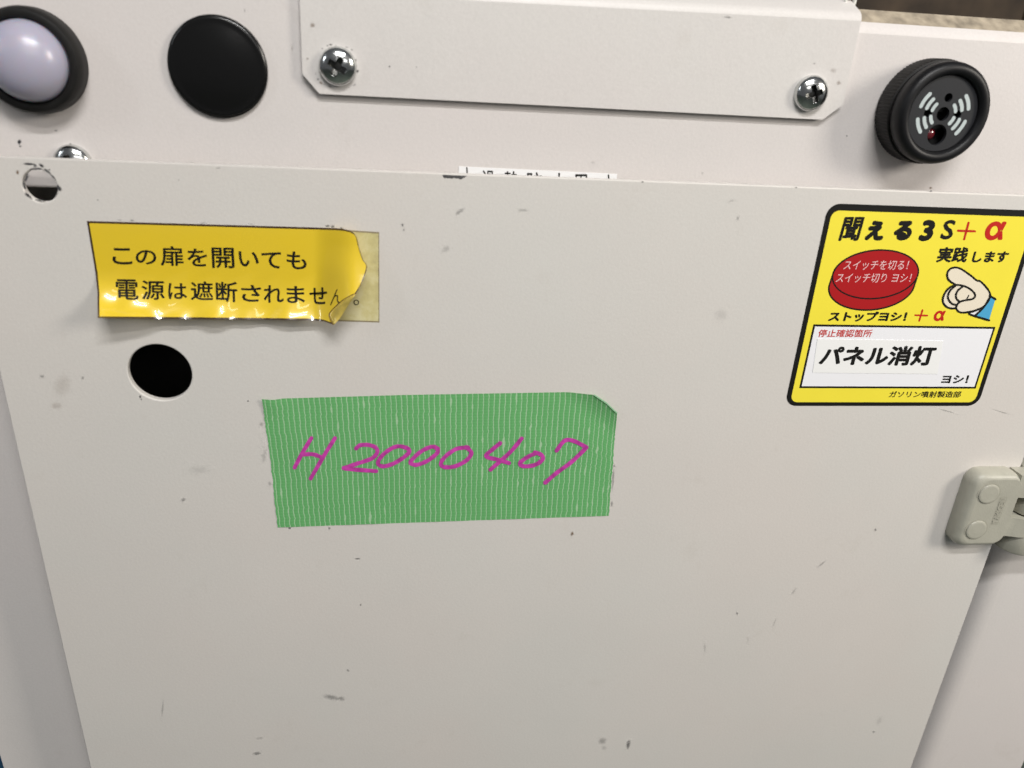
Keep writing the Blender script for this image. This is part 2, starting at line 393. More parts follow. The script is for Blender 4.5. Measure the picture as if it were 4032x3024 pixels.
def stroke(mb, pts, wpx, off, Z=None, smooth=True, taper=False, k=8):
    """a flat pen line of width wpx (photo pixels)"""
    if Z: pts = [(Z[0] + x/Z[2], Z[1] + y/Z[2]) for x, y in pts]
    q = catmull([(x, y) for x, y in pts], k) if smooth else [Vector(p) for p in pts]
    q = [Vector((a.x, a.y)) for a in q]
    # round caps
    rows = []
    n = len(q)
    def nrm(i):
        d = q[min(i+1, n-1)] - q[max(i-1, 0)]
        d.normalize(); return d, Vector((-d.y, d.x))
    d, e_ = nrm(0)
    for t in (90, 70, 45, 20): rows.append((q[0] - d*wpx/2*math.sin(R(t)), e_, wpx/2*math.cos(R(t)) + .01))
    for i in range(n):
        d, e_ = nrm(i); jw = 1 + .05*math.sin(i*.9 + n)
        rows.append((q[i], e_, wpx/2*jw))
    d, e_ = nrm(n-1)
    for t in (20, 45, 70, 90): rows.append((q[-1] + d*wpx/2*math.sin(R(t)), e_, wpx/2*math.cos(R(t)) + .01))
    v = []; f = []
    for i, (c_, e_, h) in enumerate(rows):
        o_ = (off(c_.x, c_.y) if callable(off) else off) - .0006*i
        v += [P(*(c_ - e_*h), o_), P(*(c_ + e_*h), o_)]
        if i: f.append((2*i-2, 2*i, 2*i+1, 2*i-1))
    mb.add(v, f)
def scuffs(parent, name, items, off):
    """items: (x, y, length_px, width_px, angle_deg, tone, strength)"""
    v = []; f = []; u = []; cl = []
    tones = {'k': (.04, .04, .045), 'g': (.13, .13, .13), 'b': (.20, .13, .08), 'w': (.85, .84, .82), 'o': (.32, .26, .20)}
    for i, (x, y, l, w_, a, tn, s) in enumerate(items):
        d = Vector((math.cos(R(a)), math.sin(R(a)))); e_ = Vector((-d.y, d.x)); k = len(v)
        for su, sv in ((-1, -1), (1, -1), (1, 1), (-1, 1)):
            q = Vector((x, y)) + d*su*l/2 + e_*sv*w_/2
            v.append(P(q.x, q.y, off - .0004*i)); u.append((su, sv)); cl.append((*tones[tn], s*(1.0 if (x < 260 and y < 830) else .8 if l < 30 else (.32 if y > 2150 and x > 2300 else .42))))
        f.append((k, k+3, k+2, k+1))
    o = obj(name, v, f, m_scuff, parent, uv=u, colr=cl); o['kind'] = 'stuff'
    return o

# ------------------------------------------------------------------ setting: floor and what stands behind
FLOOR = -1000.0
fl = MB(); fl.sheet([(-4000, -4000), (4000, -4000), (4000, 4000), (-4000, 4000)], 0)
fl.v = [Vector((a.x, a.z, FLOOR)) for a in fl.v]
o = fl.build('floor', m_floor); o['kind'] = 'structure'; o['label'] = 'grey green painted workshop floor'
r = Vector((8 - CX, 3000 - CY, F_PX)); wv_ = to_world(r); t = -FLOOR / -wv_.z
hit = (wv_.x * t, -DIST + wv_.y * t)
ln_ = MB(); ln_.add([(hit[0]-1500, hit[1]-900, FLOOR+4), (hit[0]+400, hit[1]-900, FLOOR+4), (hit[0]+400, hit[1]+900, FLOOR+4), (hit[0]-1500, hit[1]+900, FLOOR+4)], [(0, 1, 2, 3)])
o = ln_.build('floor_marking', m_bluefloor); o['kind'] = 'structure'; o['label'] = 'blue painted area of the workshop floor'

YF = 10.0                       # front of the cabinet frame, 10 mm behind the door front
Y0 = YF - 10.0; K = (DIST + YF) / (DIST + 10.0)
board = empty('brown_board', (400, 420, FLOOR))
tag(board, 'dark brown board standing behind the cabinet top', 'board')
for i in range(6):
    mb = MB(); x = -250 + i*150
    mb.box(x + 1, x + 149, 420, 440, FLOOR, 900, 2)
    mb.build('plank', m_brown, board)

# ------------------------------------------------------------------ the cabinet
XL, XR, ZT, ZB = -168.8, 302.5, 9.0 * K, FLOOR
DXL, DXR, DZT, DZB = -126.2, 232.0, -35.9, -352.0
cab = empty('control_cabinet', (68, 150, FLOOR))
tag(cab, 'cream painted steel control cabinet with a hinged door and folded top', 'cabinet')
YS = 17.0                       # the side strip left of the door lies a little deeper than the top rail
frame = filled('top_rail', [[(XL, -45.7), (XR, -45.7), (XR, ZT), (XL, ZT)]], YF, YF + 2.0, m_frame, cab)
mb = MB(); mb.box(XL, XR, YF + 2.05, 60, -45.65, -43.7); mb.build('rail_return', m_frame, cab)
mb = MB(); mb.box(XL, -123, YS, YS + 2.0, ZB, -45.75); mb.build('side_strip', m_frame, cab)
# right of the door the sheet is rolled back into the gap beside the door
rc = 10.0; rx = 243.0
prof = [(rx, 60.0), (rx, YF + rc)] + [(rx + rc - rc*math.cos(R(a_)), YF + rc - rc*math.sin(R(a_))) for a_ in range(10, 91, 10)] + [(XR, YF)]
n = len(prof)
mb = MB(); mb.add([(x, y, -45.75) for x, y in prof] + [(x, y, ZB) for x, y in prof], [(i, i+n, i+n+1, i+1) for i in range(n-1)])
shade_auto(mb.build('side_strip', m_frame, cab), 50)
mb = MB(); mb.box(-122.95, rx - .05, 26, 28, ZB, -345); mb.build('lower_panel', m_frame, cab)
mb = MB(); mb.box(-123, -121, YS + 2.05, 60, ZB, -45.75); mb.build('strip_return', m_frame, cab)
mb = MB()
bend = [(YF, 0.0), (YF + .25, 1.1), (YF + .9, 2.1), (YF + 2.0, 3.2)]
mb.strip(XL, XR, [(y, ZT + z, ZT + z) for y, z in bend])
shade_auto(mb.build('top_bend', m_frame, cab), 60)
mb = MB()
mb.strip(XL, XR, [(y, ZT + z, ZT + z) for y, z in [(YF + 2.0, 3.2), (YF + 3.2, 4.1), (YF + 7.0, 6.9), (YF + 7.8, 6.6)]])
mb.strip(XL, XR, [(y, ZT + z, ZT + z) for y, z in [(YF + 7.8, 6.6), (YF + 8.4, 5.0), (YF + 60, 5.0)]])
shade_auto(mb.build('dusty_ledge', m_dust, cab), 50)
for nm, bx in (('side_panel', (XL + .05, XL + 2, YS + 2.05, 300, ZB, ZT - .5)), ('side_panel', (XR - 2, XR - .05, YF + 2.05, 300, ZB, ZT - .5)),
               ('back_panel', (XL + 2.05, XR - 2.05, 298, 300, ZB, ZT - .5)), ('top_panel', (XL, XR, YF + 2.05, 300, ZT - .45, ZT + 1.5))):
    mb = MB(); mb.box(*bx); mb.build(nm, m_frame, cab)
mb = MB(); mb.box(-150, 285, 150, 152, -600, ZT - 2); mb.build('dark_inner_plate', m_inside, cab)  # inner plate behind the door holes, interior shade put into its colour

door = filled('door', [[(DXL, DZB), (DXR, DZB), (DXR, DZT), (DXL, DZT)], circle(-79.25, -100.55, 9.55, 72)[::-1], circle(-104.5, -43.55, 4.55, 48)[::-1]],
              0.0, 2.4, m_door, cab, bevel=.42)
# chipped paint on the door's top edge
chip = [(1743, 688), (1839, 693), (1829, 699), (1823, 701), (1817, 706), (1809, 706), (1806, 702), (1796, 703), (1787, 700), (1779, 704), (1770, 701), (1763, 703), (1757, 700), (1750, 702), (1745, 697)]
poly_px(chip, -.04, m_chip, door, 'paint_chip')

scuffs(door, 'door_scuffing', [
    (1811, 833, 62, 22, -35, 'g', .75), (2062, 828, 60, 16, 0, 'g', .55), (1755, 981, 50, 36, -45, 'g', .40), (2838, 1240, 70, 60, 0, 'g', .22),
    (244, 1517, 90, 120, 20, 'o', .30), (222, 1598, 60, 40, 0, 'b', .35), (165, 1482, 26, 14, 0, 'g', .5), (325, 1488, 18, 18, 0, 'g', .5),
    (784, 1850, 120, 40, 5, 'g', .22), (722, 1968, 26, 20, 0, 'g', .45), (1409, 2200, 30, 11, 0, 'k', 1), (2253, 2102, 16, 20, 0, 'b', 1),
    (1305, 2746, 90, 26, 10, 'g', .85), (1345, 2751, 34, 24, 10, 'k', .7), (1011, 2967, 44, 18, -6, 'k', .9), (1023, 2907, 40, 14, -12, 'g', .5),
    (2372, 2918, 44, 34, -20, 'k', .8), (2378, 2945, 30, 24, 0, 'g', .5), (2475, 2932, 20, 50, 15, 'g', .45), (3235, 2221, 60, 10, -38, 'k', .75),
    (3125, 2329, 44, 10, -50, 'g', .7), (3050, 2450, 56, 8, -65, 'g', .55), (2775, 2550, 62, 9, 90, 'g', .6), (2945, 2520, 44, 8, 92, 'g', .35),
    (2473, 2930, 20, 48, 15, 'g', .45), (3462, 2838, 54, 26, -60, 'g', .35), (3440, 2882, 14, 12, 0, 'k', .5), (1420, 2382, 8, 8, 0, 'k', .8),
    (1370, 2640, 16, 14, 0, 'g', .5), (3727, 1618, 90, 6, 15, 'g', .8), (3942, 1622, 100, 6, 17, 'g', .8), (2902, 2416, 14, 14, 0, 'g', .6), (3447, 2086, 14, 14, 0, 'g', .6),
    (116, 646, 58, 14, 3, 'k', 1), (164, 652, 32, 15, 35, 'k', 1), (138, 654, 18, 18, 0, 'g', 1), (69, 678, 14, 22, 0, 'b', .9), (194, 668, 14, 12, 30, 'g', .9),
    (108, 767, 42, 18, 45, 'k', .95), (229, 738, 32, 14, 85, 'k', .9), (92, 718, 42, 10, 100, 'g', .9), (205, 693, 48, 10, 48, 'g', .7), (150, 788, 40, 9, 12, 'g', .8),
    (142, 666, 50, 10, 0, 'g', .9), (222, 766, 26, 9, -60, 'g', .6), (97, 738, 24, 12, 60, 'g', .8), (103, 690, 30, 9, -50, 'g', .7), (182, 668, 30, 8, 20, 'g', .6),
    (105, 700, 46, 16, 115, 'k', 1), (97, 728, 40, 14, 80, 'k', .9), (118, 776, 36, 14, 40, 'k', .8), (140, 664, 60, 12, -4, 'k', .8), (188, 676, 50, 12, 35, 'g', .9), (236, 745, 34, 18, 80, 'k', .9), (212, 700, 40, 12, 50, 'g', .8), (160, 790, 50, 12, 8, 'g', .8),
    (1290, 890, 24, 12, 0, 'g', .8), (1310, 892, 22, 12, 0, 'g', .8), (1345, 899, 20, 14, 0, 'g', .7), (520, 868, 22, 10, 0, 'g', .7), (800, 878, 40, 8, 0, 'g', .5), (470, 866, 30, 7, 0, 'g', .6), (990, 884, 30, 8, 0, 'g', .5),
    (1585, 886, 12, 18, 0, 'g', .8), (1590, 905, 10, 14, 0, 'g', .5), (552, 1562, 10, 14, 0, 'k', .9), (556, 1573, 10, 9, 0, 'k', .7), (977, 1579, 9, 9, 0, 'k', .7),
    (2530, 716, 13, 8, 0, 'k', .8), (3135, 738, 14, 9, 0, 'k', .8), (3665, 752, 16, 9, 0, 'k', .9), (2880, 790, 34, 12, -20, 'g', .35), (2905, 860, 16, 24, 0, 'g', .35), (860, 662, 30, 7, 0, 'k', .6),
    (1140, 2079, 16, 14, -45, 'k', .8), (1297, 2081, 14, 14, 45, 'g', .6), (385, 787, 9, 9, 0, 'g', .7), (705, 708, 8, 8, 0, 'g', .7), (640, 2790, 10, 90, 5, 'g', .3)], -.03)
# glue smears beside the tape
scuffs(door, 'glue_smear', [(1030, 1670, 24, 26, 0, 'g', .3), (1036, 1740, 34, 110, 8, 'w', .55), (1040, 1795, 26, 70, 8, 'g', .22), (1062, 1905, 22, 26, 0, 'g', .3),
                            (2414, 1885, 12, 130, 4, 'g', .45), (2418, 1835, 16, 12, 0, 'g', .4), (2409, 1985, 12, 30, 0, 'g', .5)], -.035)

# ---- cover plate screwed on above the door
PY = YF - 2.0
pl = empty('cover_plate', (50, YF, 0)); pl.parent = cab; pl.location -= cab.location
pz0, pz1 = 10.2 * K, 12.2 * K; PX0, PX1 = -31.5 * K, 133.1 * K
mb = MB(); mb.prism([(-31.8*K, -10.9*K), (-27.3*K, -16.0*K), (127.2*K, -16.3*K), (132.9*K, -11.6*K), (PX1, pz1), (PX0, pz0)], PY, YF - .02)
plate_sheet = shade_auto(mb.build('sheet', m_plate, pl), 30)
mb = MB()
pb = [(PY, 0.0), (PY + .25, 1.0), (PY + .8, 1.9), (PY + 1.9, 2.7), (PY + 6, 4.6), (PY + 16, 9.6), (PY + 34, 17.5)]
mb.strip(PX0, PX1, [(y, pz0 + z, pz1 + z) for y, z in pb])
mb.strip(PX1, PX0, [(y + 1.4, pz1 + z - .9, pz0 + z - .9) for y, z in pb])
n7 = len(pb)
mb.add([(PX1, y, pz1 + z) for y, z in pb] + [(PX1, y + 1.4, pz1 + z - .9) for y, z in pb], [(i, i + n7, i + n7 + 1, i + 1) for i in range(n7 - 1)])
shade_auto(mb.build('folded_top', m_plate, pl), 50)
scuffs(pl, 'plate_scuffing', [
    (1303, 176, 16, 9, 0, 'k', 1), (1289, 180, 10, 8, 0, 'k', .8), (1322, 178, 10, 7, 0, 'g', .8), (1269, 191, 12, 9, 0, 'g', .7), (1365, 186, 18, 8, 10, 'g', .6), (1385, 196, 14, 8, 30, 'g', .6),
    (1211, 231, 16, 14, 0, 'b', .5), (1253, 313, 13, 16, 0, 'k', .7), (1264, 326, 24, 14, 30, 'b', .7), (1409, 281, 9, 18, 0, 'k', .9), (1401, 237, 10, 14, 0, 'k', .8), (1404, 258, 8, 12, 0, 'g', .7),
    (1534, 262, 9, 9, 0, 'k', .9), (1640, 264, 8, 8, 0, 'g', .5), (1230, 100, 26, 24, -30, 'b', .6), (2867, 68, 42, 11, 6, 'k', .9), (3282, 279, 36, 26, -20, 'b', .5), (3303, 325, 26, 26, 0, 'b', .45),
    (3206, 251, 10, 10, 0, 'g', .8), (1395, 335, 20, 9, -35, 'g', .5), (1243, 290, 8, 14, 0, 'g', .7), (1300, 340, 24, 8, 25, 'b', .4)], PY - .03)
scuffs(frame, 'frame_scuffing', [(76, 559, 20, 26, 0, 'k', 1), (80, 576, 14, 12, 0, 'g', .9), (240, 436, 24, 9, 0, 'k', .7), (220, 514, 20, 12, 0, 'g', .5), (963, 42, 10, 20, 0, 'g', .35), (1150, 190, 10, 40, 0, 'o', .3),
                                 (277, 566, 9, 9, 0, 'k', .8), (3335, 535, 9, 12, 0, 'g', .7), (2335, 640, 30, 14, 0, 'g', .25), (2765, 682, 14, 16, 0, 'g', .3), (3664, 740, 18, 12, 0, 'b', .8)], YF - .03)
lathe('hole_disc', [(2.0, 18.6), (2.4, 18.2), (1.6, 18.0)], P(2868, 4, 18).x, P(2868, 4, 18).z, m_void, pl, 24, dy=Y0)  # solid black disc, the dark of a hole put into its colour

def screw(cx, cz, y0, rot, parent, r=5.35):
    prof = [(r, 0), (r, -.35), (r*.985, -.65)]
    n = 96
    v = []; f = []
    for rr, y in prof:
        for i in range(n): v.append((cx + rr*math.cos(2*math.pi*i/n), y0 + y, cz + rr*math.sin(2*math.pi*i/n)))
    rings = 48; deep = {}
    for k in range(1, rings):
        q = 1 - k/rings
        for i in range(n):
            a = 2*math.pi*i/n; x_, z_ = r*.985*q*math.cos(a), r*.985*q*math.sin(a)
            dome = -.65 - 2.7*math.sqrt(max(0, 1 - (q*.985)**2))
            c_, s_ = math.cos(R(rot)), math.sin(R(rot))
            u, w_ = x_*c_ + z_*s_, -x_*s_ + z_*c_
            def arm(p, t):
                return max(0, min(1, (0.82 - abs(t)) / .14)) * max(0, min(1, (2.65 - abs(p)) / .25)) * (2.3 - .50*abs(p))
            d = max(arm(u, w_), arm(w_, u), max(0, min(1, (1.25 - math.hypot(u, w_))/.15))*2.3)
            d = max(d, 0); deep[len(v)] = d
            v.append((cx + x_, y0 + dome + d, cz + z_))
    v.append((cx, y0 - .65 - 2.7 + 2.5, cz))
    rows = len(prof) + rings - 1
    for k in range(rows - 1):
        for i in range(n):
            j = (i+1) % n; f.append((k*n+i, k*n+j, (k+1)*n+j, (k+1)*n+i))
    for i in range(n): f.append(((rows-1)*n+i, (rows-1)*n+(i+1) % n, rows*n))
    o = shade_auto(obj('screw', v, f, m_metal, parent), 42)
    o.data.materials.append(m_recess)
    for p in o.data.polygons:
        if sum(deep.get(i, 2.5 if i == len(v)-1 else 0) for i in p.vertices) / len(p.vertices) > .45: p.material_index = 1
    return o
s1 = P(1329, 262, PY - 1.5); screw(s1.x, s1.z, PY, 62, pl)
s2 = P(3199, 369, PY - 1.5); screw(s2.x, s2.z, PY, 20, pl)
s3 = P(282, 640, YF - 1.5); screw(s3.x, s3.z - .4, YF, 15, frame)

# small white cable clip on the folded top
mb = MB(); ce = P(3343, 18, 16 + Y0)
for i in range(28):
    a0 = 2*math.pi*i/28
    for j in range(8):
        b0 = 2*math.pi*j/8
        rr = 2.0 + .75*math.cos(b0)
        mb.v.append(Vector((ce.x + rr*math.cos(a0)*.75, ce.y + .9*math.sin(b0), ce.z + rr*math.sin(a0) + .9))); mb.uv.append((0, 0))
        mb.f.append((i*8+j, i*8+(j+1) % 8, ((i+1) % 28)*8+(j+1) % 8, ((i+1) % 28)*8+j))
clip = mb.build('cable_clip', m_clip, None, True, origin=(ce.x, ce.y, ce.z - 1.8))
tag(clip, 'small white ring shaped clip at the end of the folded plate top', 'clip')

# ---- hinge on the door's free edge
hg = empty('hinge', (232, 0, -170)); hg.parent = cab; hg.location -= cab.location
bm = bmesh.new()
HX0, HX1, HZ0, HZ1, HY = 209.0, 229.0, -170.4, -137.6, -6.6
ol = rrect(HX0, HX1, HZ0, HZ1, 4.6, 6)
ol = [(x, z) if x < 222 else (x, z) for x, z in ol]
sec = [(0.0, -.02), (0.0, -3.6), (.35, -4.9), (1.1, -5.9), (2.2, -6.45), (3.0, HY)]
n = len(ol); v = []; f = []
cxm, czm = (HX0+HX1)/2, (HZ0+HZ1)/2
for ins, y in sec:
    for x, z in ol:
        sx = (HX1-HX0-2*ins)/(HX1-HX0); sz = (HZ1-HZ0-2*ins*.75)/(HZ1-HZ0)
        v.append((HX1 + (x-HX1)*((HX1-HX0-ins)/(HX1-HX0)), y, czm + (z-czm)*sz))
for k in range(len(sec)-1):
    for i in range(n):
        j = (i+1) % n; f.append((k*n+i, k*n+j, (k+1)*n+j, (k+1)*n+i))
f.append(tuple((len(sec)-1)*n+i for i in range(n)))
bm.free()
leaf = shade_auto(obj('leaf', v, f, m_hinge, hg), 50)
for px in ((3893, 1945), (3843, 2086)):
    q = P(*px, HY)
    lathe('screw_cap', [(4.15, HY + .3), (4.15, HY - .15), (3.95, HY - .4), (3.4, HY - .55), (.5, HY - .6)], q.x, q.z, m_hinge, leaf, 40)
    lathe('cap_groove', [(4.75, HY + .2), (4.75, HY - .012), (4.2, HY - .014)], q.x, q.z, m_hinge_dark, leaf, 40, cap=False)
# raised maker's lettering, reading upwards along the leaf
tv, tf = text_mesh('TAKIGEN', .012)
tx0, tx1 = min(a[0] for a in tv), max(a[0] for a in tv); ty0, ty1 = min(a[1] for a in tv), max(a[1] for a in tv)
a0, a1 = P(3916, 2060, HY), P(3951, 1962, HY)
zz0, zz1, xx = a0.z, a1.z, (a0.x + a1.x)/2
fr_v = []; k = len(tv)
for y in (HY - .22, HY + .05):
    fr_v += [(xx + 1.15 - 2.3*(b_-ty0)/(ty1-ty0), y, zz0 + (zz1-zz0)*(a_-tx0)/(tx1-tx0)) for a_, b_ in tv]
obj('lettering', fr_v[:k], tf, m_hinge, leaf)
mb = MB(); mb.prism(rrect(xx - 1.6, xx + 1.6, zz0 - .8, zz1 + .8, .5, 3), HY - .03, HY + .1); mb.build('name_panel', m_hinge_dark, leaf)
# barrel
BX, BY, BR = 240.5, -.8, 7.4
def knuckle(name, z0, z1, r_, m, arm):
    v = []; f = []; n = 48
    for z, rr in ((z0, r_-.5), (z0+.12, r_-.18), (z0+.5, r_), (z1-.5, r_), (z1-.12, r_-.18), (z1, r_-.5)):
        for i in range(n):
            a = 2*math.pi*i/n; v.append((BX + rr*math.cos(a), BY + rr*math.sin(a), z))
    for k in range(5):
        for i in range(n): j = (i+1) % n; f.append((k*n+i, k*n+j, (k+1)*n+j, (k+1)*n+i))
    f += [tuple(range(n-1, -1, -1)), tuple(5*n+i for i in range(n))]
    mb_ = MB(); mb_.add(v, f)
    if arm:
        # saddle from the leaf up to the barrel
        pr = [(HX1 - 1.5, HY), (HX1 + 1.0, HY + .25), (HX1 + 3.0, HY - .15), (HX1 + 5.5, HY - .95), (BX - 3.0, BY - BR + .35), (BX, BY - BR)]
        k = len(pr)
        vv = [(x, y, z1) for x, y in pr] + [(x, y, z0) for x, y in pr]
        vv += [(pr[0][0], -.05, z1), (BX, -.05, z1), (pr[0][0], -.05, z0), (BX, -.05, z0)]
        ff = [(i, i+1, i+1+k, i+k) for i in range(k-1)]
        ff += [tuple(range(k-1, -1, -1)) + (2*k, 2*k+1), tuple(range(k, 2*k)) + (2*k+3, 2*k+2), (2*k, 0, k, 2*k+2)]
        mb_.add(vv, ff)
    return shade_auto(mb_.build(name, m, hg), 50)
knuckle('knuckle', -147.9, HZ1 - .4, BR, m_hinge, True)
knuckle('barrel', -156.9, -148.15, BR - .5, m_hinge_dark, False)
knuckle('knuckle', -165.4, -157.15, BR, m_hinge, True)
knuckle('barrel', -174.0, -165.65, BR, m_hinge_dark, False)
mb = MB(); mb.box(246.5, 272, -6.4, YF - .02, -174, HZ1 - 1, 1.5); shade_auto(mb.build('leaf', m_hinge, hg), 40)

# ------------------------------------------------------------------ devices on the frame
LX, LZ = -104.0 * K, -11.2 * K
lamp = empty('indicator_lamp', (LX, YF, LZ)); tag(lamp, 'unlit pilot lamp with milky lavender dome in a black round bezel', 'lamp')
lathe('bezel', [(13.75, 10), (13.75, 7.0), (13.5, 5.2), (12.9, 4.3), (12.0, 4.0), (11.1, 4.2), (10.7, 5.0), (10.7, 8.0)], LX, LZ, m_bezel, lamp, 96, cap=False, k_=K, dy=Y0)
lathe('dome_lens', [(10.5, 7.5), (10.5, 5.2)] + [(10.45*math.cos(R(a)), 5.0 - 7.6*math.sin(R(a))) for a in range(6, 90, 6)] + [(.1, 5.0 - 7.6)], LX, LZ, m_lens, lamp, 96, k_=K, dy=Y0)

plug = lathe('hole_plug', [(13.5, YF), (13.65, YF - .5), (13.55, YF - 1.1), (13.1, YF - 1.55), (12.5, YF - 1.75), (12.2, YF - 1.72), (11, YF - 1.9), (9.5, YF - 2.12), (7.5, YF - 2.4), (5, YF - 2.62), (2.5, YF - 2.75), (.1, YF - 2.78)], -55.2 * K, -10.4 * K, m_gloss, None, 96, k_=K)
tag(plug, 'flat glossy black blanking plug beside the cover plate', 'hole plug')

BZX, BZZ = 160.8 * K, -12.3 * K
bz = empty('buzzer', (BZX, YF, BZZ)); tag(bz, 'round black buzzer with pale slot marks and a red light', 'buzzer')
lathe('knurled_ring', [(15.2, 10), (15.6, 9.5), (15.6, 3.6), (15.3, 3.0), (14.7, 2.8)], BZX, BZZ, m_bezel, bz, 360,
      tooth=lambda i, k: (.0 if k in (0, 3, 4) else (-.28 if (i // 2) % 2 else 0.0)), cap=False, k_=K, dy=Y0)
lathe('front_ring', [(14.4, 3.2), (14.75, 2.4), (15.0, 1.0), (15.0, -.6), (14.7, -1.9), (14.1, -2.7), (13.2, -3.1), (12.2, -3.0), (11.6, -2.6), (11.2, -1.6), (11.15, 1.0)], BZX, BZZ, m_black, bz, 120, cap=False, k_=K, dy=Y0)
FY = -1.4 + Y0
holes = [(0, 0, 2.05), (-5.0, 0, 1.3), (4.8, 0, 1.25), (.4, 4.75, 1.3), (-.2, -6.1, 3.1)]
fp = filled('face_plate', [circle(BZX, BZZ, 11.0*K, 96)] + [circle(BZX + a*K, BZZ + c_*K, q*K, 32)[::-1] for a, c_, q in holes], FY, FY + 1.2, m_face, bz)
mb = MB(); mb.sheet(circle(BZX, BZZ, 11.1*K, 48), FY + 4.0); mb.build('sound_chamber', m_void, bz)
for a in (28, 152, 208, 332):
    for rr, hw in ((3.95, .55), (6.0, .56), (8.1, .58)):
        mb = MB(); pts = []
        ang = 14.5
        st = 8
        for i in range(st+1):
            t = R(a - ang + 2*ang*i/st); pts.append((BZX + (rr+hw)*math.cos(t), BZZ + (rr+hw)*math.sin(t)))
        ce_ = (BZX + rr*math.cos(R(a+ang)), BZZ + rr*math.sin(R(a+ang)))
        for i in range(1, 6):
            t = R(a + ang + 180*i/6); pts.append((ce_[0] + hw*math.cos(t), ce_[1] + hw*math.sin(t)))
        for i in range(st+1):
            t = R(a + ang - 2*ang*i/st); pts.append((BZX + (rr-hw)*math.cos(t), BZZ + (rr-hw)*math.sin(t)))
        ce_ = (BZX + rr*math.cos(R(a-ang)), BZZ + rr*math.sin(R(a-ang)))
        for i in range(1, 6):
            t = R(a - ang + 180 + 180*i/6); pts.append((ce_[0] + hw*math.cos(t), ce_[1] + hw*math.sin(t)))
        mb.prism(pts, FY - .06, FY + .2); mb.build('slot_mark', m_mark, fp)
lathe('red_light', [(1.9, FY + 3.9), (1.9, FY + 2.8)] + [(1.9*math.cos(R(a)), FY + 2.8 - 1.4*math.sin(R(a))) for a in (20, 40, 60, 80)], BZX - 1.2, BZZ - 6.1, m_led, bz, 32)

# ------------------------------------------------------------------ label strip on the frame, half hidden by the door
lb = empty('name_strip', (40, YF, -46)); tag(lb, 'white printed name strip peeking out above the door edge', 'label')
mb = MB(); zt = -35.15 * K
mb.prism([(13.6*K, -44.8), (63.6*K, -45.1), (63.6*K, zt - .45), (13.6*K, zt)], YF - .12, YF - .01); mb.build('strip', m_label, lb)
zl = lambda px, py: YF - .17
for ch, x0, x1 in (('過', 1898, 1948), ('熱', 1984, 2041), ('防', 2075, 2134), ('止', 2170, 2228), ('用', 2258, 2312)):
    yt = {'過': 670, '熱': 674, '防': 678, '止': 681, '用': 686}[ch]
    text_px(ch, x0, x1, yt, yt + 74, m_blackink, lb, zl, weight=.012)
for x, yt in ((1838, 660), (2396, 689)):
    mb = MB(); stroke(mb, [(x, yt), (x + 4, yt + 60)], 5, YF - .17, smooth=False); mb.build('tick_mark', m_blackink, lb)

# ------------------------------------------------------------------ yellow warning label, peeling
Z6 = (300, 820, 1.7015)
def sm(a, b_, x):
    t = max(0, min(1, (x-a)/(b_-a))); return t*t*(3-2*t)
def lift(px, py):
    """how far the film stands off the door, mm"""
    u = (px - 360) / 1000.0; v_ = (py - 870 - .03*(px-342)) / 375.0
    l = .10
    bot = max(0, v_ - .48) / .52
    l += bot**2.7 * (3.8 + 4.4*max(0, 1 - u/.42)**1.3 + .8*math.sin(u*17) + .35*math.sin(u*41 + 1))
    l += max(0, 1 - u/.10) * sm(.45, 1.0, v_) * .6
    rt = sm(.875, 1.04, u)
    l += rt*(3.8 + 4.6*sm(.15, .95, v_))
    l += .40*bot*math.sin(u*13 + v_*5)*math.sin(u*37 + v_*11 + 1) * (1 - rt)
    return l
top_e = [(342, 870), (1318, 898), (1350, 901), (1375, 907), (1393, 917)]
rgt_e = [(1393, 917), (1405, 936), (1410, 960), (1420, 996), (1430, 1025), (1446, 1046), (1443, 1066), (1434, 1090), (1420, 1125), (1402, 1155), (1375, 1168), (1350, 1185), (1325, 1207), (1303, 1228), (1299, 1248), (1311, 1278)]
bot_e = [(385, 1252), (1238, 1261), (1275, 1265), (1311, 1278)]
lft_e = [(342, 870), (376, 1073), (384, 1149), (385, 1252)]
def coons(top, rgt, bot, lft, nu, nv, fo, name, m, parent):
    v = []; f = []; u_ = []
    T = [lerp_poly(top, i/nu) for i in range(nu+1)]; B = [lerp_poly(bot, i/nu) for i in range(nu+1)]
    L_ = [lerp_poly(lft, j/nv) for j in range(nv+1)]; G = [lerp_poly(rgt, j/nv) for j in range(nv+1)]
    for j in range(nv+1):
        for i in range(nu+1):
            s, t = i/nu, j/nv
            q = [(1-t)*T[i][k] + t*B[i][k] + (1-s)*L_[j][k] + s*G[j][k]
                 - ((1-s)*(1-t)*T[0][k] + s*(1-t)*T[nu][k] + (1-s)*t*B[0][k] + s*t*B[nu][k]) for k in (0, 1)]
            v.append(P(q[0], q[1], -fo(*q))); u_.append((s, t))
    for j in range(nv):
        for i in range(nu):
            a = j*(nu+1)+i; f.append((a, a+nu+1, a+nu+2, a+1))
    return obj(name, v, f, m, parent, True, uv=u_)
ys = empty('warning_label', P(385, 1260, 0)); tag(ys, 'orange yellow warning label, creased and peeling at its lower edge', 'label')
resid_t = [(1270, 898), (1493, 914)]
resid = coons([(1240, 897), (1493, 914)], [(1493, 914), (1494, 1270)], [(1240, 1262), (1494, 1270)], [(1240, 897), (1240, 1262)], 6, 6, lambda x, y: .05, 'adhesive_residue', m_res, ys)
film = coons(top_e, rgt_e, bot_e, lft_e, 150, 60, lift, 'film', m_film, ys)
fo = lambda px, py: -(lift(px, py) + .06)
l1 = 'この扉を開いても'
bx1 = [(245, 372, 265, 375), (400, 535, 278, 375), (568, 715, 252, 385), (748, 875, 268, 388), (912, 1055, 262, 400), (1092, 1220, 288, 390), (1245, 1372, 292, 402), (1412, 1540, 288, 408)]
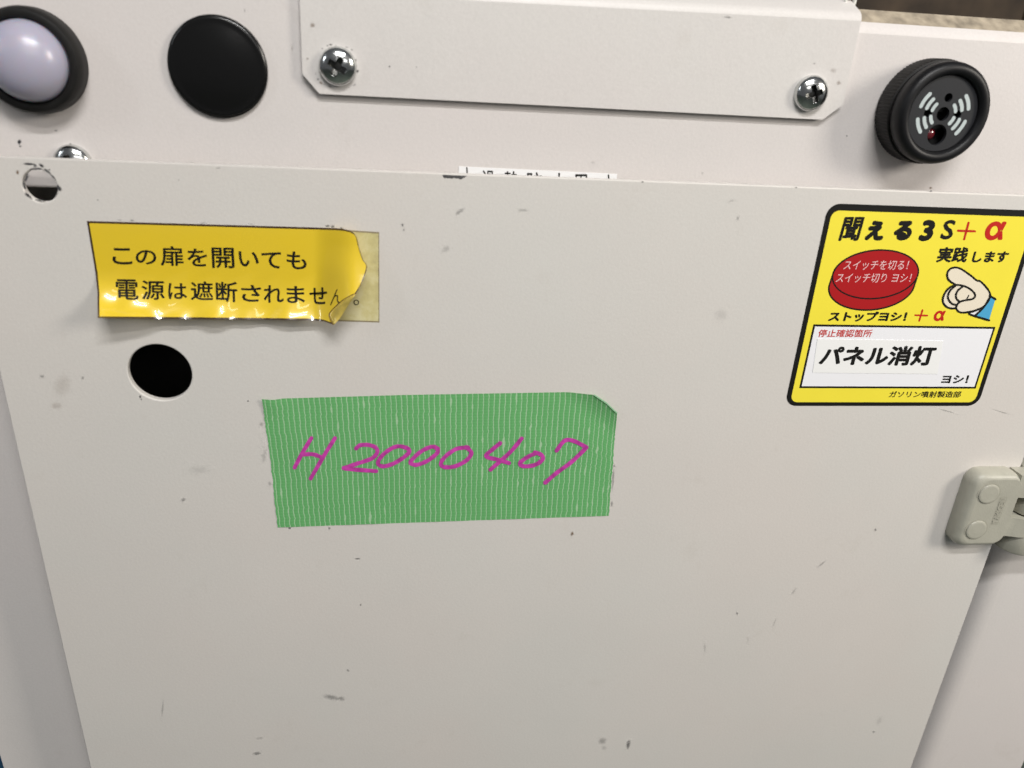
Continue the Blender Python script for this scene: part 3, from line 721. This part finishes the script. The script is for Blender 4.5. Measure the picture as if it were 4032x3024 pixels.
for ch, (a, b_, c_, d) in zip(l1, bx1): text_px(ch, a, b_, c_, d, m_blackink, film, fo, slope=.02, shear=-.05, weight=.014, Z=Z6)
l2 = '電源は遮断されませ'
bx2 = [(268, 415, 475, 612), (440, 590, 482, 612), (618, 740, 500, 608), (768, 915, 488, 615), (938, 1078, 492, 628), (1108, 1238, 512, 625), (1258, 1388, 515, 632), (1412, 1530, 520, 635), (1565, 1680, 528, 642)]
for ch, (a, b_, c_, d) in zip(l2, bx2): text_px(ch, a, b_, c_, d, m_blackink, film, fo, slope=.015, shear=-.03, weight=.014, Z=Z6)
mb = MB(); stroke(mb, [(1748, 548), (1728, 598), (1708, 645)], 7, fo, Z6); stroke(mb, [(1712, 632), (1735, 590), (1752, 590), (1752, 620), (1770, 636), (1790, 618)], 6, fo, Z6)
mb.build('lettering', m_blackink, film)
text_px('。', 1858, 1895, 612, 650, m_blackink, resid, -.12, weight=.0, Z=Z6)
# flap curled back on itself at the torn corner
mb = MB()
ua = catmull([(1402, 1155), (1352, 1180), (1303, 1226), (1297, 1246), (1311, 1278)], 5)
ub = catmull([(1400, 1158), (1388, 1176), (1362, 1216), (1336, 1256), (1313, 1280)], 5)
nn = len(ua); fv = []; ff = []
for i in range(nn):
    for j in range(7):
        s = j/6; q = ua[i].lerp(ub[i], s)
        w_ = math.sin(math.pi*i/(nn-1))**.6
        fv.append(P(q.x, q.y, -(lift(ua[i].x, ua[i].y) + .15 + w_*3.0*math.sin(s*math.pi*.62) - .0*s)))
        if i and j: a = i*7+j; ff.append((a-8, a-7, a, a-1))
m_flap = mat('flap_back', (.62, .47, .10), .32, var=.25, vscale=200, coat=.6, coat_rough=.1)
obj('curled_flap', fv, ff, m_flap, ys, True)
mb = MB()
stroke(mb, [(q.x, q.y) for q in ua], 3.2, lambda x, y: -(lift(x, y) + .35), k=2); mb.build('torn_edge', mat('brown_edge', (.12, .05, .02), .5), ys)

# ------------------------------------------------------------------ yellow safety sticker
Z5 = (3000, 750, 1.843)
rs = empty('safety_sticker', (168, 0, -112)); tag(rs, 'lemon yellow safety sticker with red button and pointing hand drawing', 'sticker')
SX0, SX1, SZ0, SZ1 = 130.7, 205.5, -112.0, -40.7
mb = MB(); mb.prism(rrect(SX0, SX1, SZ0, SZ1, 4.2), -.10, -.005); mb.build('black_border', m_blackink, rs)
mb = MB(); mb.sheet(rrect(SX0 + 1.75, SX1 - 1.75, SZ0 + 1.45, SZ1 - 2.15, 2.6), -.13); mb.build('yellow_field', m_yellow2, rs)
wb = [P(3203, 1277), P(3918, 1286), P(3841, 1530), P(3145, 1527)]
wx0 = (wb[0].x + wb[3].x)/2; wx1 = (wb[1].x + wb[2].x)/2; wz1 = (wb[0].z + wb[1].z)/2; wz0 = (wb[2].z + wb[3].z)/2
mb = MB(); mb.sheet([(wx0, wz0), (wx1, wz0), (wx1, wz1), (wx0, wz1)], -.16); wf = mb.build('box_border', m_blackink, rs)
mb = MB(); mb.sheet([(wx0+.75, wz0+.75), (wx1-.75, wz0+.75), (wx1-.75, wz1-.75), (wx0+.75, wz1-.75)], -.19); mb.build('white_field', m_whiteink, rs)
pp = [P(Z5[0] + x/Z5[2], Z5[1] + y/Z5[2]) for x, y in ((400, 1075), (1312, 1090), (1270, 1330), (365, 1320))]
mb = MB(); mb.prism([(pp[3].x, pp[3].z), (pp[2].x, pp[2].z), (pp[1].x, pp[1].z), (pp[0].x, pp[0].z)], -.30, -.20); tp = mb.build('label_tape', m_paper, rs)
mk = lambda s, a, b_, c_, d, m, off=-.17, sh=.28, wt=.02, par=None: text_px(s, a, b_, c_, d, m, par or rs, off, shear=sh, weight=wt, Z=Z5)
mk('聞', 553, 748, 192, 366, m_blackink, wt=.028); mk('え', 738, 914, 218, 364, m_blackink, wt=.075); mk('る', 940, 1114, 218, 364, m_blackink, wt=.075)
mk('3', 1130, 1272, 213, 369, m_blackink, wt=.058); mk('S', 1288, 1416, 213, 356, m_blackink, wt=.024)
mk('α', 1602, 1782, 224, 362, m_redink, wt=.040); mk('実践', 1260, 1512, 410, 523, m_blackink, wt=.040); mk('します', 1518, 1800, 442, 523, m_blackink, wt=.045)
mk('ストップヨシ！', 476, 1062, 878, 952, m_blackink, wt=.050); mk('α', 1238, 1338, 872, 948, m_redink, wt=.040)
mb = MB()
stroke(mb, [(1424, 292), (1546, 296)], 8.5, -.17, Z5, False); stroke(mb, [(1500, 234), (1468, 354)], 8.5, -.17, Z5, False); mb.build('plus_sign', m_redink, rs); mb = MB()
stroke(mb, [(1112, 905), (1200, 908)], 6.5, -.17, Z5, False); stroke(mb, [(1166, 868), (1142, 946)], 6.5, -.18, Z5, False)
mb.build('plus_sign', m_redink, rs)
mk('停止確認箇所', 402, 808, 1008, 1064, m_redink, -.22, wt=.016)
mk('パネル消灯', 405, 1276, 1128, 1272, m_blackink, -.33, wt=.042, par=tp)
mk('ヨシ！', 1298, 1508, 1340, 1400, m_blackink, -.22, wt=.045); mk('ガソリン噴射製造部', 918, 1452, 1456, 1503, m_blackink, -.17, wt=.020)
# drawn red push button
def ell(cx, cy, ax, by, lean, n=72): return [(cx + ax*math.cos(2*math.pi*i/n) + lean*math.sin(2*math.pi*i/n), cy - by*math.sin(2*math.pi*i/n)) for i in range(n)]
def hull_shape(g):
    a = ell(824, 609, 308+g, 176+g, 42); b2 = ell(797, 691, 308+g, 176+g, 42)
    n = 72
    return [a[i] for i in range(0, 36)] + [a[36]] + [b2[i] for i in range(36, 72)] + [b2[0]]
bt = poly_px(hull_shape(7)[::-1], -.16, m_blackink, rs, 'button_outline', Z5)
poly_px(hull_shape(-5)[::-1], -.18, m_red2, bt, 'button_side', Z5)
poly_px(ell(824, 609, 314, 182, 42)[::-1], -.20, m_blackink, bt, 'rim_line', Z5)
poly_px(ell(824, 609, 303, 171, 42)[::-1], -.22, m_red2, bt, 'button_top', Z5)
mk('スイッチを切る！', 588, 1072, 508, 576, m_pink, -.25, wt=.0, par=bt); mk('スイッチ切り ヨシ！', 533, 1092, 602, 668, m_pink, -.25, wt=.0, par=bt)
# drawn pointing hand
ZH = (3450, 950, 3.8)
hand = [(1062, 500), (1082, 440), (1130, 402), (1200, 392), (1262, 410), (1330, 452), (1420, 515), (1505, 585), (1558, 598), (1630, 668), (1685, 740), (1708, 800), (1700, 850), (1660, 920), (1600, 985), (1510, 1025), (1400, 1055), (1290, 1068), (1225, 1045), (1195, 1005), (1130, 1005), (1060, 985), (1010, 930), (998, 870), (1020, 795), (1065, 725), (1125, 678), (1185, 650), (1120, 608), (1075, 560)]
hs = [(q.x, q.y) for q in catmull(hand, 4, True)]
hd = poly_px(hs[::-1], -.16, m_cream, rs, 'pointing_hand', ZH)
poly_px([(1405, 1080), (1440, 1055), (1560, 1010), (1600, 985), (1560, 1040), (1490, 1105), (1420, 1100)][::-1], -.165, m_whiteink, rs, 'shirt_cuff', ZH)
poly_px([(1712, 838), (1785, 866), (1740, 1010), (1690, 1180), (1580, 1150), (1480, 1115), (1560, 1040), (1640, 950)][::-1], -.17, m_blue, rs, 'sleeve', ZH)
mb = MB(); W_ = 7.6
stroke(mb, hand[-3:] + hand + hand[:1], W_, -.19, ZH, k=4)
stroke(mb, [(1185, 650), (1300, 665), (1400, 710), (1465, 770), (1482, 820), (1445, 862), (1350, 880), (1265, 902), (1215, 945), (1195, 1000)], W_, -.22, ZH)
stroke(mb, [(1292, 680), (1225, 735), (1195, 800), (1205, 860), (1250, 905)], W_, -.24, ZH)
stroke(mb, [(1190, 665), (1110, 735), (1075, 820), (1095, 890), (1145, 938), (1205, 952)], W_, -.26, ZH)
stroke(mb, [(1386, 808), (1376, 832), (1355, 860)], 4, -.24, ZH)
stroke(mb, [(1700, 818), (1745, 840), (1788, 868)], W_, -.28, ZH); stroke(mb, [(1695, 850), (1630, 960), (1560, 1040), (1485, 1108)], W_, -.26, ZH)
stroke(mb, [(1398, 1070), (1400, 1090), (1480, 1120), (1580, 1150), (1692, 1182)], W_, -.30, ZH); stroke(mb, [(1405, 1062), (1490, 1035), (1590, 992)], W_, -.32, ZH)
mb.build('hand_outline', m_blackink, rs)

# ------------------------------------------------------------------ green tape with handwriting
Z7 = (950, 1480, 1.427)
def tlift(px, py):
    l = .16
    # top right corner stands off, top left corner slightly
    d = ((px - 2425)*.62 - (py - 1590)*.78) / 100.0
    l += 2.6*sm(-1.25, .35, d)**1.5
    l += 1.0*max(0, 1 - math.hypot((px-1034)/150, (py-1572)/110))**2
    l += .10*math.sin(px*.021)*math.sin(py*.017 + 1) + .05*math.sin(px*.057 + py*.03)
    return l
tp_e = [(1031, 1571), (1055, 1574), (1075, 1575), (1115, 1569), (1600, 1555), (2176, 1545), (2235, 1544), (2341, 1555), (2400, 1600), (2430, 1624)]
rt_e = [(2430, 1624), (2428, 1650), (2424, 1690), (2397, 2031)]
bt_e = [(1094, 2077), (1700, 2055), (2397, 2031)]
lf_e = [(1031, 1571), (1062, 1790), (1094, 2077)]
def ragged(pts, k=46, a=2.4):
    q = [lerp_poly(pts, i/k) for i in range(k+1)]
    return [q[0]] + [(x + random.uniform(-a, a), y) for x, y in q[1:-1]] + [q[-1]]
rt_e = rt_e[:3] + ragged(rt_e[2:])[1:]; lf_e = ragged(lf_e)
gt = empty('green_tape', P(1745, 2060, 0)); tag(gt, 'strip of green striped cloth tape with magenta handwritten number on the door', 'tape')
# the stripes keep their own spacing: evenly by arc length along top and bottom, except the turned corner
coons(tp_e, rt_e, bt_e, lf_e, 140, 60, tlift, 'tape_strip', m_tape, gt)
# turned-over corner edge
mb = MB(); stroke(mb, [(2341, 1556), (2385, 1585), (2429, 1626)], 5, lambda x, y: -(tlift(x, y) + .25), smooth=False)
mb.build('turned_corner', mat('tape_back', (.30, .55, .33), .3), gt)
to = lambda x, y: -(tlift(x, y) + .05)
st = [[(394, 350), (345, 430), (300, 515)], [(526, 350), (470, 440), (390, 577)], [(348, 442), (400, 440), (448, 456)],
      [(645, 408), (668, 390), (715, 388), (755, 403), (764, 430), (735, 463), (660, 490), (575, 518)], [(575, 518), (620, 525), (758, 535)],
      [(940, 410), (890, 395), (840, 410), (790, 450), (768, 490), (795, 508), (850, 495), (910, 460), (945, 425), (928, 402)],
      [(1105, 408), (1070, 398), (1010, 425), (960, 470), (952, 490), (985, 500), (1040, 480), (1090, 445), (1106, 418), (1085, 398)],
      [(1275, 402), (1210, 410), (1150, 450), (1122, 490), (1140, 512), (1200, 508), (1265, 475), (1293, 432), (1262, 400)],
      [(1455, 378), (1410, 415), (1376, 452), (1440, 470), (1505, 490)], [(1576, 352), (1510, 430), (1400, 527)],
      [(1662, 432), (1610, 455), (1566, 490), (1590, 508), (1650, 500), (1692, 472), (1688, 445), (1650, 430)],
      [(1772, 420), (1818, 364), (1870, 366), (1940, 402)], [(1940, 402), (1860, 480), (1775, 543), (1708, 600)]]
mb = MB()
for i, s in enumerate(st): stroke(mb, s, 16.2, lambda x, y, i=i: to(x, y) - .012*i, Z7)
mb.build('handwriting', m_marker, gt)
